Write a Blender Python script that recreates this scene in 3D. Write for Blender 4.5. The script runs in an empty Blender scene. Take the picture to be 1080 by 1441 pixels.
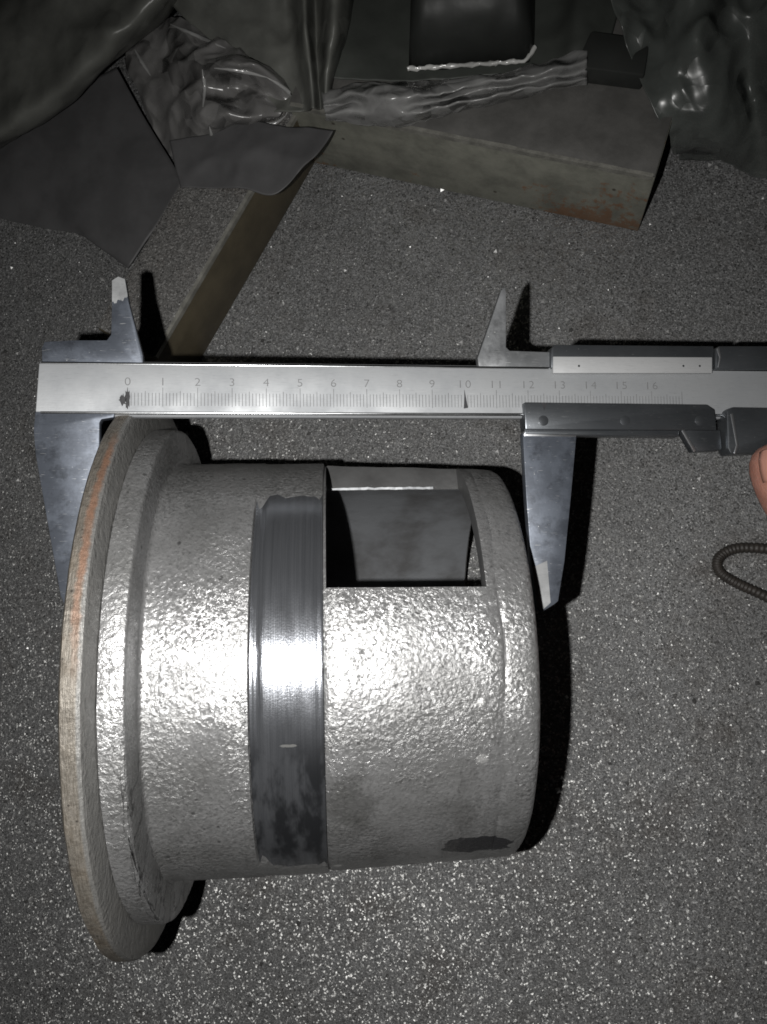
import bpy, bmesh, math, random
import numpy as np
from mathutils import Vector, Matrix, noise
random.seed(4)
sc = bpy.context.scene
COL = sc.collection
CM = 0.01

# ------------------------------------------------------------------ camera, table frame
# Everything was measured from the lens in centimetres: x right, y up, z back towards the lens.
F = 1100.0                      # focal length in photograph pixels (1080 x 1441)
CU = 1.12                       # cm per survey unit of the casting
AX_C = Vector((-1.154, -4.510, -24.094)) * CU     # a point on the casting axis
AX_A, AX_B = 0.063, -0.014
AX = Vector((math.cos(AX_A)*math.cos(AX_B), -math.cos(AX_A)*math.sin(AX_B), -math.sin(AX_A)))
S = {k: v*CU for k, v in dict(F1=-6.0, F2=-5.47, RL=-5.47, RR=-4.84, S=-4.89, BL=-2.34, BR=-0.58, E=4.58, G=3.70).items()}
R_RIM, R_RING, R_BODY, R_END = 7.87*CU, 7.04*CU, 6.0*CU, 5.77*CU
PITCH = math.radians(9)

def tab_normal(g):
    return Vector((-math.tan(g), math.tan(PITCH), 1)).normalized()
def low(s, r, n):
    k = AX.dot(n)
    return (AX_C + AX*s).dot(n) - r*math.sqrt(1-k*k)
lo, hi = 0.0, 0.4
for _ in range(50):             # tilt at which flange rim and free end both touch the table
    g = (lo+hi)/2
    n = tab_normal(g)
    if low(S['F2'], R_RIM, n) < low(S['E']-0.15, R_END-0.1, n): lo = g
    else: hi = g
N = tab_normal(g)
TD = low(S['F2'], R_RIM, N) - 0.01      # table plane: p . N = TD
XW = (Vector((1, 0, 0)) - N*N.x).normalized()
YW = N.cross(XW)
ORI = N*(TD/N.z) * 1.0
ORI = Vector((0, 0, TD/N.z))            # where the optical axis meets the table
ROT = Matrix((XW, YW, N))               # lens coords -> world
def W(p):                               # lens cm -> world m
    return (ROT @ (Vector(p) - ORI)) * CM
def WD(d):
    return ROT @ Vector(d)
def at(px, py, h=0.0):                  # table point (height h cm) seen at a photograph pixel
    d = Vector(((px-540)/F, (720.5-py)/F, -1))
    t = (TD + h)/d.dot(N)
    return W(d*t)

cam = bpy.data.cameras.new('camera')
cam.sensor_fit = 'VERTICAL'; cam.sensor_height = 36; cam.lens = F/1441*36
cam.clip_start = 0.01; cam.clip_end = 50
camo = bpy.data.objects.new('camera', cam); COL.objects.link(camo)
m = ROT.to_4x4(); m.translation = W((0, 0, 0)); camo.matrix_world = m
sc.camera = camo
world = bpy.data.worlds.new('World'); sc.world = world; world.use_nodes = True
world.node_tree.nodes['Background'].inputs[0].default_value = (0.8, 0.9, 1.0, 1)
world.node_tree.nodes['Background'].inputs[1].default_value = 0.002
# the phone's flash: the one lamp of the picture
fl = bpy.data.lights.new('flash', 'SPOT'); fl.energy = 3.9; fl.color = (1.0, 0.985, 0.96)
fl.spot_size = math.radians(125); fl.spot_blend = 1.0; fl.shadow_soft_size = 0.0018
flo = bpy.data.objects.new('flash', fl); COL.objects.link(flo)
m = Matrix((XW, YW, N)).to_4x4()
tilt = Matrix.Rotation(math.radians(-9), 3, 'X') @ Matrix.Rotation(math.radians(-2), 3, 'Y')
m = (ROT @ tilt).to_4x4(); m.translation = W((-2.46, -0.62, 0.0)); flo.matrix_world = m
sc.view_settings.view_transform = 'Standard'; sc.view_settings.look = 'None'
sc.view_settings.exposure = 0; sc.view_settings.gamma = 1
sc.cycles.filter_width = 1.7; sc.cycles.max_bounces = 8; sc.cycles.sample_clamp_indirect = 2.0

# ------------------------------------------------------------------ helpers
class NT:
    def __init__(s, name):
        s.m = bpy.data.materials.new(name); s.m.use_nodes = True
        s.t = s.m.node_tree; s.b = s.t.nodes['Principled BSDF']
        s.co = s.n('ShaderNodeTexCoord').outputs['Object']
    def n(s, typ, **kw):
        o = s.t.nodes.new(typ)
        for k, v in kw.items(): setattr(o, k, v)
        return o
    def put(s, sock, v):
        if isinstance(v, bpy.types.NodeSocket): s.t.links.new(v, sock)
        elif v is not None:
            if isinstance(v, tuple) and len(v) == 3 and sock.type == 'RGBA': v = v + (1,)
            sock.default_value = v
    def noise(s, scale, detail=2, rough=.5, co=None, dist=0, col=False):
        o = s.n('ShaderNodeTexNoise'); s.put(o.inputs['Vector'], co or s.co)
        for k, v in (('Scale', scale), ('Detail', detail), ('Roughness', rough), ('Distortion', dist)): s.put(o.inputs[k], v)
        return o.outputs['Color' if col else 'Fac']
    def vor(s, scale, feat='F1', out='Distance', co=None, smooth=None):
        o = s.n('ShaderNodeTexVoronoi', feature=feat); s.put(o.inputs['Vector'], co or s.co); s.put(o.inputs['Scale'], scale)
        if smooth is not None: s.put(o.inputs['Smoothness'], smooth)
        return o.outputs[out]
    def ramp(s, f, a, b, c0=0., c1=1.):
        o = s.n('ShaderNodeMapRange', interpolation_type='SMOOTHSTEP')
        for i, v in enumerate((f, a, b, c0, c1)): s.put(o.inputs[i], v)
        return o.outputs[0]
    def math(s, op, a, b=None, c=None):
        o = s.n('ShaderNodeMath', operation=op)
        for i, v in enumerate((a, b, c)): s.put(o.inputs[i], v)
        return o.outputs[0]
    def vm(s, op, a, b=None, out=0):
        o = s.n('ShaderNodeVectorMath', operation=op)
        s.put(o.inputs[0], a)
        if b is not None:
            s.put(o.inputs['Scale' if op == 'SCALE' else 1], b)
        return o.outputs[out]
    def mix(s, f, a, b):
        o = s.n('ShaderNodeMix', data_type='RGBA')
        s.put(o.inputs[0], f); s.put(o.inputs[6], a); s.put(o.inputs[7], b)
        return o.outputs[2]
    def scaled(s, v):
        o = s.n('ShaderNodeMapping'); s.put(o.inputs['Vector'], s.co); s.put(o.inputs['Scale'], v)
        return o.outputs[0]
    def xyz(s):
        o = s.n('ShaderNodeSeparateXYZ'); s.put(o.inputs[0], s.co); return o.outputs
    def bump(s, h, strength, dist, normal=None):
        o = s.n('ShaderNodeBump'); s.put(o.inputs['Height'], h); s.put(o.inputs['Strength'], strength); s.put(o.inputs['Distance'], dist)
        if normal is not None: s.put(o.inputs['Normal'], normal)
        return o.outputs[0]
    def out(s, base=None, metal=None, rough=None, normal=None, **kw):
        for k, v in (('Base Color', base), ('Metallic', metal), ('Roughness', rough), ('Normal', normal)):
            if v is not None: s.put(s.b.inputs[k], v)
        for k, v in kw.items(): s.put(s.b.inputs[k.replace('_', ' ')], v)
        return s.m

def mk(name, verts, faces, mat, parent=None, origin=None, smooth=None, **props):
    me = bpy.data.meshes.new(name)
    o = Vector(origin) if origin is not None else Vector((0, 0, 0))
    me.from_pydata([tuple(Vector(v)-o) for v in verts], [], faces)
    bm = bmesh.new(); bm.from_mesh(me); bmesh.ops.recalc_face_normals(bm, faces=bm.faces); bm.to_mesh(me); bm.free()
    ob = bpy.data.objects.new(name, me); COL.objects.link(ob)
    me.materials.append(mat)
    if parent is not None: ob.parent = parent
    else: ob.location = o
    if smooth is not None:
        me.shade_smooth()
        me.set_sharp_from_angle(angle=math.radians(smooth))
    for k, v in props.items(): ob[k] = v
    return ob
def remesh(ob):                                       # bake the modifiers
    dg = bpy.context.evaluated_depsgraph_get(); dg.update()
    me = bpy.data.meshes.new_from_object(ob.evaluated_get(dg))
    ob.modifiers.clear(); old = ob.data; ob.data = me; me.name = old.name
    return ob
def root(name, label, cat, mat4, group=None):
    o = bpy.data.objects.new(name, None); COL.objects.link(o); o.matrix_world = mat4
    o.empty_display_size = .01
    o['label'] = label; o['category'] = cat
    if group: o['group'] = group
    return o
def bevelled(ob, w, seg=2, ang=30):
    md = ob.modifiers.new('bevel', 'BEVEL'); md.width = w; md.segments = seg; md.limit_method = 'ANGLE'; md.angle_limit = math.radians(ang)
    remesh(ob); ob.data.shade_smooth(); ob.data.set_sharp_from_angle(angle=math.radians(35))
    return ob
def prism(poly, z0, z1):                              # outline in x,y (cm) extruded in z
    n = len(poly)
    v = [(x*CM, y*CM, z0*CM) for x, y in poly] + [(x*CM, y*CM, z1*CM) for x, y in poly]
    f = [tuple(range(n))[::-1], tuple(range(n, 2*n))] + [(i, (i+1) % n, n+(i+1) % n, n+i) for i in range(n)]
    return v, f
def rect(x0, y0, x1, y1): return [(x0, y0), (x1, y0), (x1, y1), (x0, y1)]
def disc(cx, cy, r, k=20): return [(cx+r*math.cos(2*math.pi*i/k), cy+r*math.sin(2*math.pi*i/k)) for i in range(k)]

# ------------------------------------------------------------------ materials
def mat_table(name='gritty_steel', c0=(.096, .096, .096), c1=(.142, .143, .144), thr=1.47, cell=1450, amp=.85):
    k = NT(name)
    co = k.vm('ADD', k.co, k.vm('SCALE', k.vm('SUBTRACT', k.noise(1100, 2, col=True), (.5, .5, .5)), .0007))
    n1 = k.vm('SUBTRACT', k.vor(cell, out='Color', co=co), (.5, .5, .5))
    n2 = k.vm('SUBTRACT', k.vor(cell*2.1, out='Color', co=co), (.5, .5, .5))
    lump = k.bump(k.math('ADD', k.noise(600, 3, .6), k.math('MULTIPLY', k.vor(1000, 'SMOOTH_F1', co=co, smooth=.4), -.6)), .6, .0006)
    big = k.noise(11, 4, .6); mid = k.noise(90, 4, .65)
    sel = k.vm('DOT_PRODUCT', k.vor(cell, out='Color', co=co), (.8, .9, .7), out=1)
    sel = k.math('ADD', sel, k.ramp(big, .3, .7, -.12, .06))
    glint = k.ramp(sel, thr, thr+.3)
    nn = k.vm('NORMALIZE', k.vm('ADD', lump, k.vm('ADD', k.vm('SCALE', n1, amp), k.vm('SCALE', n2, .5))))
    base = k.mix(k.ramp(big, .3, .7), c0, c1)
    base = k.mix(k.ramp(mid, .5, .75, 0, .4), base, tuple(v*q for v, q in zip(c0, (.75, .68, .62))))
    base = k.mix(k.ramp(k.noise(2000, 2, .6), .4, .7, 0, .55), base, tuple(v*1.9 for v in c1))
    base = k.mix(k.math('MULTIPLY', k.ramp(k.noise(20, 5, .7), .5, .7), .6), base, (.078, .069, .062))
    base = k.mix(glint, base, (.42, .42, .41))
    return k.out(base, k.ramp(sel, thr-.2, thr+.25, .05, .8), k.ramp(mid, .3, .8, .42, .55), nn, Specular_IOR_Level=.35)
def mat_cast():
    k = NT('silvery_cast_iron')
    x, y, z = k.xyz()[:3]
    co = k.vm('ADD', k.co, k.vm('SCALE', k.vm('SUBTRACT', k.noise(420, 2, col=True), (.5, .5, .5)), .0015))
    h = k.math('ADD', k.noise(900, 4, .65, co=co), k.math('MULTIPLY', k.vor(800, 'SMOOTH_F1', co=co, smooth=.6), -.5))
    h = k.math('ADD', h, k.math('MULTIPLY', k.noise(2600, 2, .6), .2))
    amp = k.ramp(k.noise(32, 3), .35, .68, .42, 1.0)
    nn = k.bump(k.math('MULTIPLY', h, amp), 1.0, .00046)
    gc = k.vm('SUBTRACT', k.vor(1500, out='Color', co=co), (.5, .5, .5))
    nn = k.vm('NORMALIZE', k.vm('ADD', nn, k.vm('SCALE', gc, k.ramp(k.noise(60, 3), .35, .65, .09, .32))))
    big = k.noise(38, 5, .65); fine = k.noise(900, 3, .7)
    base = k.mix(k.ramp(big, .35, .72), (.33, .33, .333), (.21, .21, .208))
    base = k.mix(k.ramp(fine, .48, .75, 0, .6), base, (.11, .11, .108))
    # dark bruise beside the machined band and the oil-dark worn patch at the free end, low on the near side
    def blob(cx, cy, rx, ry, zmin, wob=.9):
        dx = k.math('DIVIDE', k.math('SUBTRACT', x, cx*CM), rx*CM); dy = k.math('DIVIDE', k.math('SUBTRACT', y, cy*CM), ry*CM)
        d = k.math('ADD', k.math('SQRT', k.math('ADD', k.math('MULTIPLY', dx, dx), k.math('MULTIPLY', dy, dy))), k.math('MULTIPLY', k.math('SUBTRACT', k.noise(170, 4, .6), .5), wob))
        return k.math('MULTIPLY', d, 1.0), k.math('GREATER_THAN', z, zmin*CM)
    d, up = blob(0.0, -2.9, .75, 1.0, 0, 1.7)
    base = k.mix(k.math('MULTIPLY', k.ramp(d, .5, 1.2, .5, 0), up), base, (.09, .09, .085))
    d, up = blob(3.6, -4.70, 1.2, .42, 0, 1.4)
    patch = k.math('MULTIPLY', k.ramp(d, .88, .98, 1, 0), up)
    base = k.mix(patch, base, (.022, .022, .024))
    nick = k.math('MULTIPLY', k.ramp(k.vor(62, co=co), .14, .09), k.ramp(k.vor(62, out='Color', co=co), .66, .68))
    base = k.mix(k.math('MULTIPLY', nick, .75), base, (.72, .72, .71))
    grime = k.ramp(k.noise(1.0, 5, .7, co=k.scaled((55, 26, 26))), .5, .72, 0, .55)
    base = k.mix(k.math('MULTIPLY', grime, k.ramp(y, .02, -.03, .35, 1)), base, (.10, .098, .094))
    pit = k.math('MULTIPLY', k.ramp(k.vor(210, co=co), .16, .08), k.ramp(k.vor(210, out='Color', co=co), .70, .72))
    base = k.mix(k.math('MULTIPLY', pit, .7), base, (.05, .05, .05))
    rough = k.ramp(big, .3, .75, .26, .44)
    # wiggly casting cracks along the foot of the flange
    cr = k.n('ShaderNodeTexNoise'); k.put(cr.inputs['Vector'], k.scaled((1500, 75, 75))); k.put(cr.inputs['Scale'], 1.0); k.put(cr.inputs['Detail'], 4.0); k.put(cr.inputs['Distortion'], .3)
    line = k.ramp(k.math('ABSOLUTE', k.math('SUBTRACT', cr.outputs['Fac'], .5)), .0, .035, 1, 0)
    foot = k.ramp(k.math('ABSOLUTE', k.math('SUBTRACT', x, (S['S']-.02)*CM)), .0004, .0017, 1, 0)
    lowm = k.ramp(y, -.03, .012, 1, .0)
    crack = k.math('MULTIPLY', k.math('MULTIPLY', line, foot), lowm)
    base = k.mix(crack, base, (.012, .012, .012))
    nn2 = k.bump(crack, .6, -.0003, normal=nn)
    return k.out(base, k.math('SUBTRACT', .64, k.math('MULTIPLY', patch, .5)), rough, nn2)
def mat_rim():
    k = NT('rusty_worn_rim')
    x, y, z = k.xyz()[:3]
    st = k.noise(1.0, 4, .6, co=k.scaled((2600, 300, 300)))
    big = k.noise(60, 4, .6)
    base = k.mix(k.ramp(st, .35, .7), (.215, .197, .172), (.135, .12, .10))
    base = k.mix(k.ramp(big, .45, .7, 0, .7), base, (.19, .155, .115))
    base = k.mix(k.ramp(k.noise(240, 5, .75), .5, .68, 0, .7), base, (.085, .075, .062))
    base = k.mix(k.ramp(k.vor(300), .14, .05, 0, .8), base, (.04, .035, .03))
    rr = k.math('SQRT', k.math('ADD', k.math('MULTIPLY', y, y), k.math('MULTIPLY', z, z)))
    inner = k.math('MAXIMUM', k.ramp(x, (S['F1']+.40)*CM, (S['F1']+.47)*CM), k.ramp(rr, (R_RIM-.16)*CM, (R_RIM-.08)*CM, 1, 0))
    base = k.mix(k.math('MULTIPLY', inner, .85), base, k.mix(st, (.25, .25, .245), (.16, .16, .155)))
    # orange rust streak, upper half of the rim
    ctr = k.math('ADD', (S['F1']+.37)*CM, k.math('MULTIPLY', k.math('SUBTRACT', k.noise(50, 3), .5), .0018))
    d = k.math('ABSOLUTE', k.math('SUBTRACT', x, ctr))
    w = k.ramp(k.math('ADD', d, k.math('MULTIPLY', k.math('SUBTRACT', k.noise(320, 4, .7), .5), .0022)), .0003, .0014, 1, 0)
    up = k.math('MULTIPLY', k.ramp(y, .008, .04), k.ramp(y, .068, .075, 1, 0))
    base = k.mix(k.math('MULTIPLY', k.math('MULTIPLY', w, up), k.ramp(k.noise(90, 4), .3, .6, .5, .95)), base, (.27, .155, .105))
    nn = k.bump(k.math('ADD', st, k.math('MULTIPLY', k.noise(700, 3), .7)), .8, .0006)
    return k.out(base, .45, k.ramp(big, .3, .7, .45, .62), nn)
def mat_machined():
    k = NT('turned_steel')
    ring = k.math('ADD', k.math('MULTIPLY', k.noise(1.0, 4, .75, co=k.scaled((4200, 14, 14))), .6), k.math('MULTIPLY', k.noise(1.0, 3, .6, co=k.scaled((900, 22, 22))), .4))
    sm = k.noise(70, 4, .6, co=k.scaled((2.2, .8, .8)))
    x, y, z = k.xyz()[:3]
    base = k.mix(k.ramp(ring, .3, .7), (.31, .32, .345), (.20, .21, .228))
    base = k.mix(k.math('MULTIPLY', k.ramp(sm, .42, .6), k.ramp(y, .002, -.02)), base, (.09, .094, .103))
    sc_ = k.noise(1.0, 2, .6, co=k.scaled((500, 2600, 2600)))
    nn = k.bump(k.math('ADD', ring, k.math('MULTIPLY', k.noise(2000, 2), .25)), .35, .00035)
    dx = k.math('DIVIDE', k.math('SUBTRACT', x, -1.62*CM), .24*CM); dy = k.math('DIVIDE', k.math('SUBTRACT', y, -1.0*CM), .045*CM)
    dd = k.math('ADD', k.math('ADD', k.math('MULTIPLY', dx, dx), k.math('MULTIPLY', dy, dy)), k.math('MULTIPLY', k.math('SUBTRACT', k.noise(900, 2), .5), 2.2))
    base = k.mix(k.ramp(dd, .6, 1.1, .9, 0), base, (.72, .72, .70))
    return k.out(base, .86, k.ramp(sm, .3, .75, .19, .27), nn, Anisotropic=.2)
def mat_bore():
    k = NT('smooth_bore')
    big = k.noise(50, 4, .55)
    base = k.mix(k.ramp(big, .4, .7), (.26, .27, .285), (.15, .15, .152))
    return k.out(base, .5, .40, k.bump(k.noise(600, 2), .25, .0004))
def mat_steel(name, c0, c1, rough, metal=.95, scr=.5, dust=.25, mott=0.):
    k = NT(name)
    big = k.noise(60, 4, .6); fine = k.noise(1.0, 3, .7, co=k.scaled((260, 3200, 600)))
    def scr1(ang, sc_, seed):
        mp = k.n('ShaderNodeMapping'); k.put(mp.inputs['Vector'], k.co); mp.inputs['Rotation'].default_value = (0, 0, math.radians(ang)); mp.inputs['Scale'].default_value = sc_; mp.inputs['Location'].default_value = (seed, seed*2, 0)
        return k.ramp(k.noise(1.0, 2, .5, co=mp.outputs[0]), .70, .76, 0, scr)
    scratch = k.math('MAXIMUM', scr1(62, (170, 3800, 600), 3), k.math('MAXIMUM', scr1(-50, (240, 4200, 600), 7), scr1(15, (300, 4200, 600), 11)))
    base = k.mix(k.ramp(big, .3, .7), c0, c1)
    base = k.mix(k.ramp(fine, .5, .8, 0, .35), base, tuple(.5*v for v in c1))
    base = k.mix(scratch, base, (.75, .75, .74))
    if mott:
        base = k.mix(k.ramp(k.noise(75, 6, .7), .46, .62, 0, mott), base, tuple(v*1.5 for v in c0))
        base = k.mix(k.ramp(k.noise(130, 5, .7), .52, .68, 0, mott), base, tuple(v*.35 for v in c1))
    spk = k.ramp(k.vor(520), .10, .03, 0, dust)
    base = k.mix(k.math('MULTIPLY', spk, k.ramp(k.noise(90, 2), .45, .65)), base, (.8, .8, .78))
    nn = k.bump(k.math('ADD', fine, k.noise(1400, 2)), .1, .0001)
    return k.out(base, metal, k.ramp(big, .25, .75, rough*.85, rough*1.15), nn)
def mat_plain(name, col, rough, metal=0., var=.3, bump=.2, scale=120, **kw):
    k = NT(name)
    n = k.noise(scale, 4, .6)
    base = k.mix(k.ramp(n, .3, .7), col, tuple(v*(1-var) for v in col))
    return k.out(base, metal, rough, k.bump(k.noise(scale*6, 3), bump, .0005), **kw)
def mat_block_side():
    k = NT('rusty_plate_edge')
    n = k.noise(70, 5, .65); f = k.noise(260, 4, .7)
    z = k.xyz()[2]
    base = k.mix(k.ramp(n, .35, .7), (.225, .225, .19), (.14, .14, .118))
    base = k.mix(k.ramp(k.math('ADD', k.math('SUBTRACT', f, k.math('MULTIPLY', z, 9)), k.math('ADD', k.math('MULTIPLY', k.math('SUBTRACT', k.noise(30, 2), .5), .8), k.math('ADD', k.ramp(k.xyz()[0], .09, .135, -.25, .12), k.ramp(k.xyz()[0], .03, .0, 0, .3)))), .42, .56, 0, .7), base, (.20, .085, .03))
    base = k.mix(k.ramp(k.vor(110), .13, .05, 0, .9), base, (.05, .04, .03))
    return k.out(base, .1, .6, k.bump(f, .5, .0006))
M = dict(table=mat_table(), cast=mat_cast(), rim=mat_rim(), mach=mat_machined(), bore=mat_bore(),
  beam=mat_steel('satin_chrome', (.36, .37, .38), (.29, .30, .312), .6, metal=.5, scr=.2, dust=.1),
  bright=mat_steel('ground_chrome', (.72, .73, .75), (.6, .61, .63), .34, scr=.1, dust=.1),
  polish=mat_steel('polished_edge_steel', (.5, .51, .52), (.4, .41, .42), .26, metal=1.0, scr=.1, dust=.1),
  jaw=mat_steel('scratched_jaw_steel', (.10, .112, .135), (.06, .068, .084), .46, metal=.5, scr=.5, dust=.5, mott=.55),
  tip=mat_steel('ground_jaw_tip', (.30, .305, .31), (.20, .205, .21), .6, metal=.3, scr=.3, dust=.7, mott=.35),
  slider=mat_steel('dark_slider_steel', (.14, .149, .16), (.09, .097, .106), .36, metal=.78, scr=.2, dust=.5),
  plate=mat_steel('vernier_plate_metal', (.42, .425, .43), (.36, .365, .37), .6, metal=.3, scr=.15, dust=.1),
  ink=mat_plain('black_ink', (.025, .025, .028), .6), print=mat_plain('grey_engraving', (.145, .147, .15), .6),
  jaw2=mat_steel('grey_jaw_steel', (.20, .205, .212), (.12, .125, .13), .5, metal=.4, scr=.3, dust=.7, mott=.5), )

M['cutface'] = mat_plain('cut_face_metal', (.18, .18, .18), .4, .6, .3, .25, 90)
# ------------------------------------------------------------------ table
c0 = at(540, 900)
NX = 120
mk('table_top', [(c0.x-.9, c0.y-.8, 0), (c0.x+.9, c0.y-.8, 0), (c0.x+.9, c0.y+1.0, 0), (c0.x-.9, c0.y+1.0, 0),
   (c0.x-.9, c0.y-.8, -.03), (c0.x+.9, c0.y-.8, -.03), (c0.x+.9, c0.y+1.0, -.03), (c0.x-.9, c0.y+1.0, -.03)],
   [(0, 1, 2, 3), (7, 6, 5, 4), (0, 4, 5, 1), (1, 5, 6, 2), (2, 6, 7, 3), (3, 7, 4, 0)], M['table'], kind='structure')

# ------------------------------------------------------------------ the casting
up = (Vector((0, 0, 1)) - AX*AX.z).normalized()
yv = up.cross(AX)
m = Matrix((WD(AX), WD(yv), WD(up))).transposed().to_4x4(); m.translation = W(AX_C)
cast = root('flanged_sleeve', 'silvery rough cast sleeve with flange and window, lying between the caliper jaws', 'metal casting', m)
def lathe(prof, nphi=240, wob=0., closed=True, seed=0):
    v = []; f = []
    n = len(prof)
    for s, r in prof:
        for j in range(nphi):
            a = 2*math.pi*j/nphi
            rr = r
            if wob: rr += wob*noise.fractal(Vector((s*1.1+seed, r*math.cos(a)*.9, r*math.sin(a)*.9)), .8, 2., 3)
            v.append((s*CM, rr*math.sin(a)*CM, rr*math.cos(a)*CM))
    for i in range(n if closed else n-1):
        i2 = (i+1) % n
        for j in range(nphi):
            j2 = (j+1) % nphi
            f.append((i*nphi+j, i2*nphi+j, i2*nphi+j2, i*nphi+j2))
    return v, f
BORE = R_BODY-.85
def rnd(a, b, k, kind):   # quarter fillet between two profile points
    out = []
    for i in range(k+1):
        t = i/k*math.pi/2
        if kind == 'out': out.append((a[0]+(b[0]-a[0])*math.sin(t), a[1]+(b[1]-a[1])*(1-math.cos(t))))
        else: out.append((a[0]+(b[0]-a[0])*(1-math.cos(t)), a[1]+(b[1]-a[1])*math.sin(t)))
    return out
# rim: worn, brown
prof = [(S['F1'], BORE+.4), (S['F1'], R_RIM-.12), (S['F1']+.07, R_RIM-.02), (S['F1']+.2, R_RIM), (S['F2']-.18, R_RIM), (S['F2']-.07, R_RIM-.05),
        (S['F2']+.0, R_RIM-.25), (S['F2']+.01, R_RING-.2), (S['F2']+.01, BORE+.4)]
v, f = lathe(prof, 240, .035); mk('flange_rim', v, f, M['rim'], cast, smooth=40)
# body with flange collar: outer skin, then back through the bore
def body_profile():
    p = [(S['F2']+.012, BORE), (S['F2']+.012, R_RING-.05)]
    p += [(S['RL']+.04, R_RING)]
    x = S['RL']+.04
    p += [(S['RL']+.35, R_RING+.01)]
    p += rnd((S['RR']-.1, R_RING), (S['RR'], R_RING-.12), 4, 'out')
    p += [(S['RR']+.02, R_BODY+.45)]
    p += rnd((S['RR']+.02, R_BODY+.14), (S['RR']+.16, R_BODY), 4, 'in')[::1]
    return p
def outer_r(s):
    if s < S['BR']: return R_BODY + .02
    t = (s-S['BR'])/(S['E']-S['BR'])
    return R_BODY - .07 + (R_END-R_BODY+.05)*t
R_MACH = R_BODY - .03
prof = body_profile()
ss = list(np.linspace(S['RR']+.5, S['BL']-.02, 10)) + [S['BL']+.03] + list(np.linspace(S['BL']+.1, S['BR']-.09, 8)) + [S['BR']-.03]
prof += [(s, outer_r(s)) for s in ss]
prof += [(S['BR']+.0, outer_r(S['BR'])-.07)]
prof += [(s, outer_r(s)) for s in np.linspace(S['BR']+.12, S['G']-.1, 12)]
prof += [(S['G']-.04, outer_r(S['G'])-.015), (S['G']+.0, outer_r(S['G'])-.055), (S['G']+.06, outer_r(S['G'])-.01)]
prof += [(s, outer_r(s)) for s in np.linspace(S['G']+.2, S['E']-.3, 3)]
prof += rnd((S['E']-.22, outer_r(S['E'])-.0), (S['E'], outer_r(S['E'])-.2), 4, 'out')[1:]
iE = len(prof)
prof += [(S['E'], BORE+.1), (S['E']-.06, BORE)]
prof += [(s, BORE) for s in np.linspace(S['E']-.5, S['F2']+.5, 8)]
v, f = lathe(prof, 432, .02)
def ecc(s, ang):            # how proud the raw casting stands of the turned band
    return .10*(math.cos(ang-math.radians(4)) - math.cos(math.radians(52)))
v2 = []
for (x, y, z) in v:
    s = x/CM; r = math.hypot(y, z); a = math.atan2(y, z)
    if S['BL'] <= s <= S['BR']-.02 and r > (R_BODY-.3)*CM:
        q = (abs(math.degrees(a)-3) - 46 + 2.2*noise.fractal(Vector((s*1.6, a*3, 4)), .8, 2, 3) + 3*max(0, S['BL']+.4-s)/.4)/10
        q = min(1, max(0, q)); q = q*q*(3-2*q)
        r2 = min(r, (R_MACH-.12+.145*q)*CM); y *= r2/r; z *= r2/r
    if abs(s-S['G']) < .05 and r > (BORE+.3)*CM:
        x += .0007*noise.fractal(Vector((a*3, 1, 0)), .8, 2, 3)
        dd = .055*(1-min(1, max(0, .25+1.6*noise.noise(Vector((a*2.2, 7, 3))))))*CM if s > S['G']-.01 else 0
        y *= (r+dd*.9)/r; z *= (r+dd*.9)/r
    v2.append((x, y, z))
body = mk('sleeve_body', v2, f, M['cast'], cast)
body.data.materials.append(M['bore'])
for p in body.data.polygons:
    c = p.center
    if math.hypot(c.y, c.z) < (BORE+.02)*CM: p.material_index = 1
# window
x0, x1 = S['BR']+.06, 3.80
ph = math.radians(27); zc = 1.05
poly = [(math.sin(ph)*3.0, math.cos(ph)*3.0), (math.sin(ph)*9, math.cos(ph)*9), (9, 9), (9, -.75), (3.0, 2.75)]
vv = [(x0*CM, y*CM, z*CM) for y, z in poly] + [(x1*CM, y*CM, z*CM) for y, z in poly]
k = len(poly)
ff = [tuple(range(k)), tuple(range(k, 2*k))[::-1]] + [(i, i+k, (i+1) % k+k, (i+1) % k) for i in range(k)]
cut = mk('window_cutter', vv, ff, M['cutface'], cast)
bm = bmesh.new(); bm.from_mesh(cut.data)
ed = [e for e in bm.edges if all(v_.co.x > (x1-.01)*CM for v_ in e.verts) and (abs(e.verts[0].co.z-e.verts[1].co.z) < 1e-5 and e.verts[0].co.z < 2*CM)]
bmesh.ops.bevel(bm, geom=ed, offset=.8*CM, segments=7, profile=.5, affect='EDGES')
bm.to_mesh(cut.data); bm.free()
md = body.modifiers.new('b', 'BOOLEAN'); md.object = cut; md.operation = 'DIFFERENCE'; md.solver = 'EXACT'; md.material_mode = 'TRANSFER'
remesh(body); bpy.data.objects.remove(cut, do_unlink=True)
bevelled(body, .07*CM, 3, 50)
# turned band
vb = []; fb = []
na, ns = 200, 22
for i in range(ns+1):
    s = S['BL']+.035 + (S['BR']-.03-S['BL']-.035)*i/ns
    t = i/ns
    for j in range(na+1):
        a = math.radians(-60+126*j/na)
        r = R_MACH
        if t < .17: r -= .075*math.sin(min(1, t/.17)**.6*math.pi)        # undercut at the left shoulder
        if t > .90: r -= .035*math.sin((t-.90)/.10*math.pi)
        vb.append((s*CM, r*math.sin(a)*CM, r*math.cos(a)*CM))
for i in range(ns):
    for j in range(na):
        q = i*(na+1)+j; fb.append((q, q+1, q+na+2, q+na+1))
band = mk('machined_band', vb, fb, M['mach'], cast, smooth=60)
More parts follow.
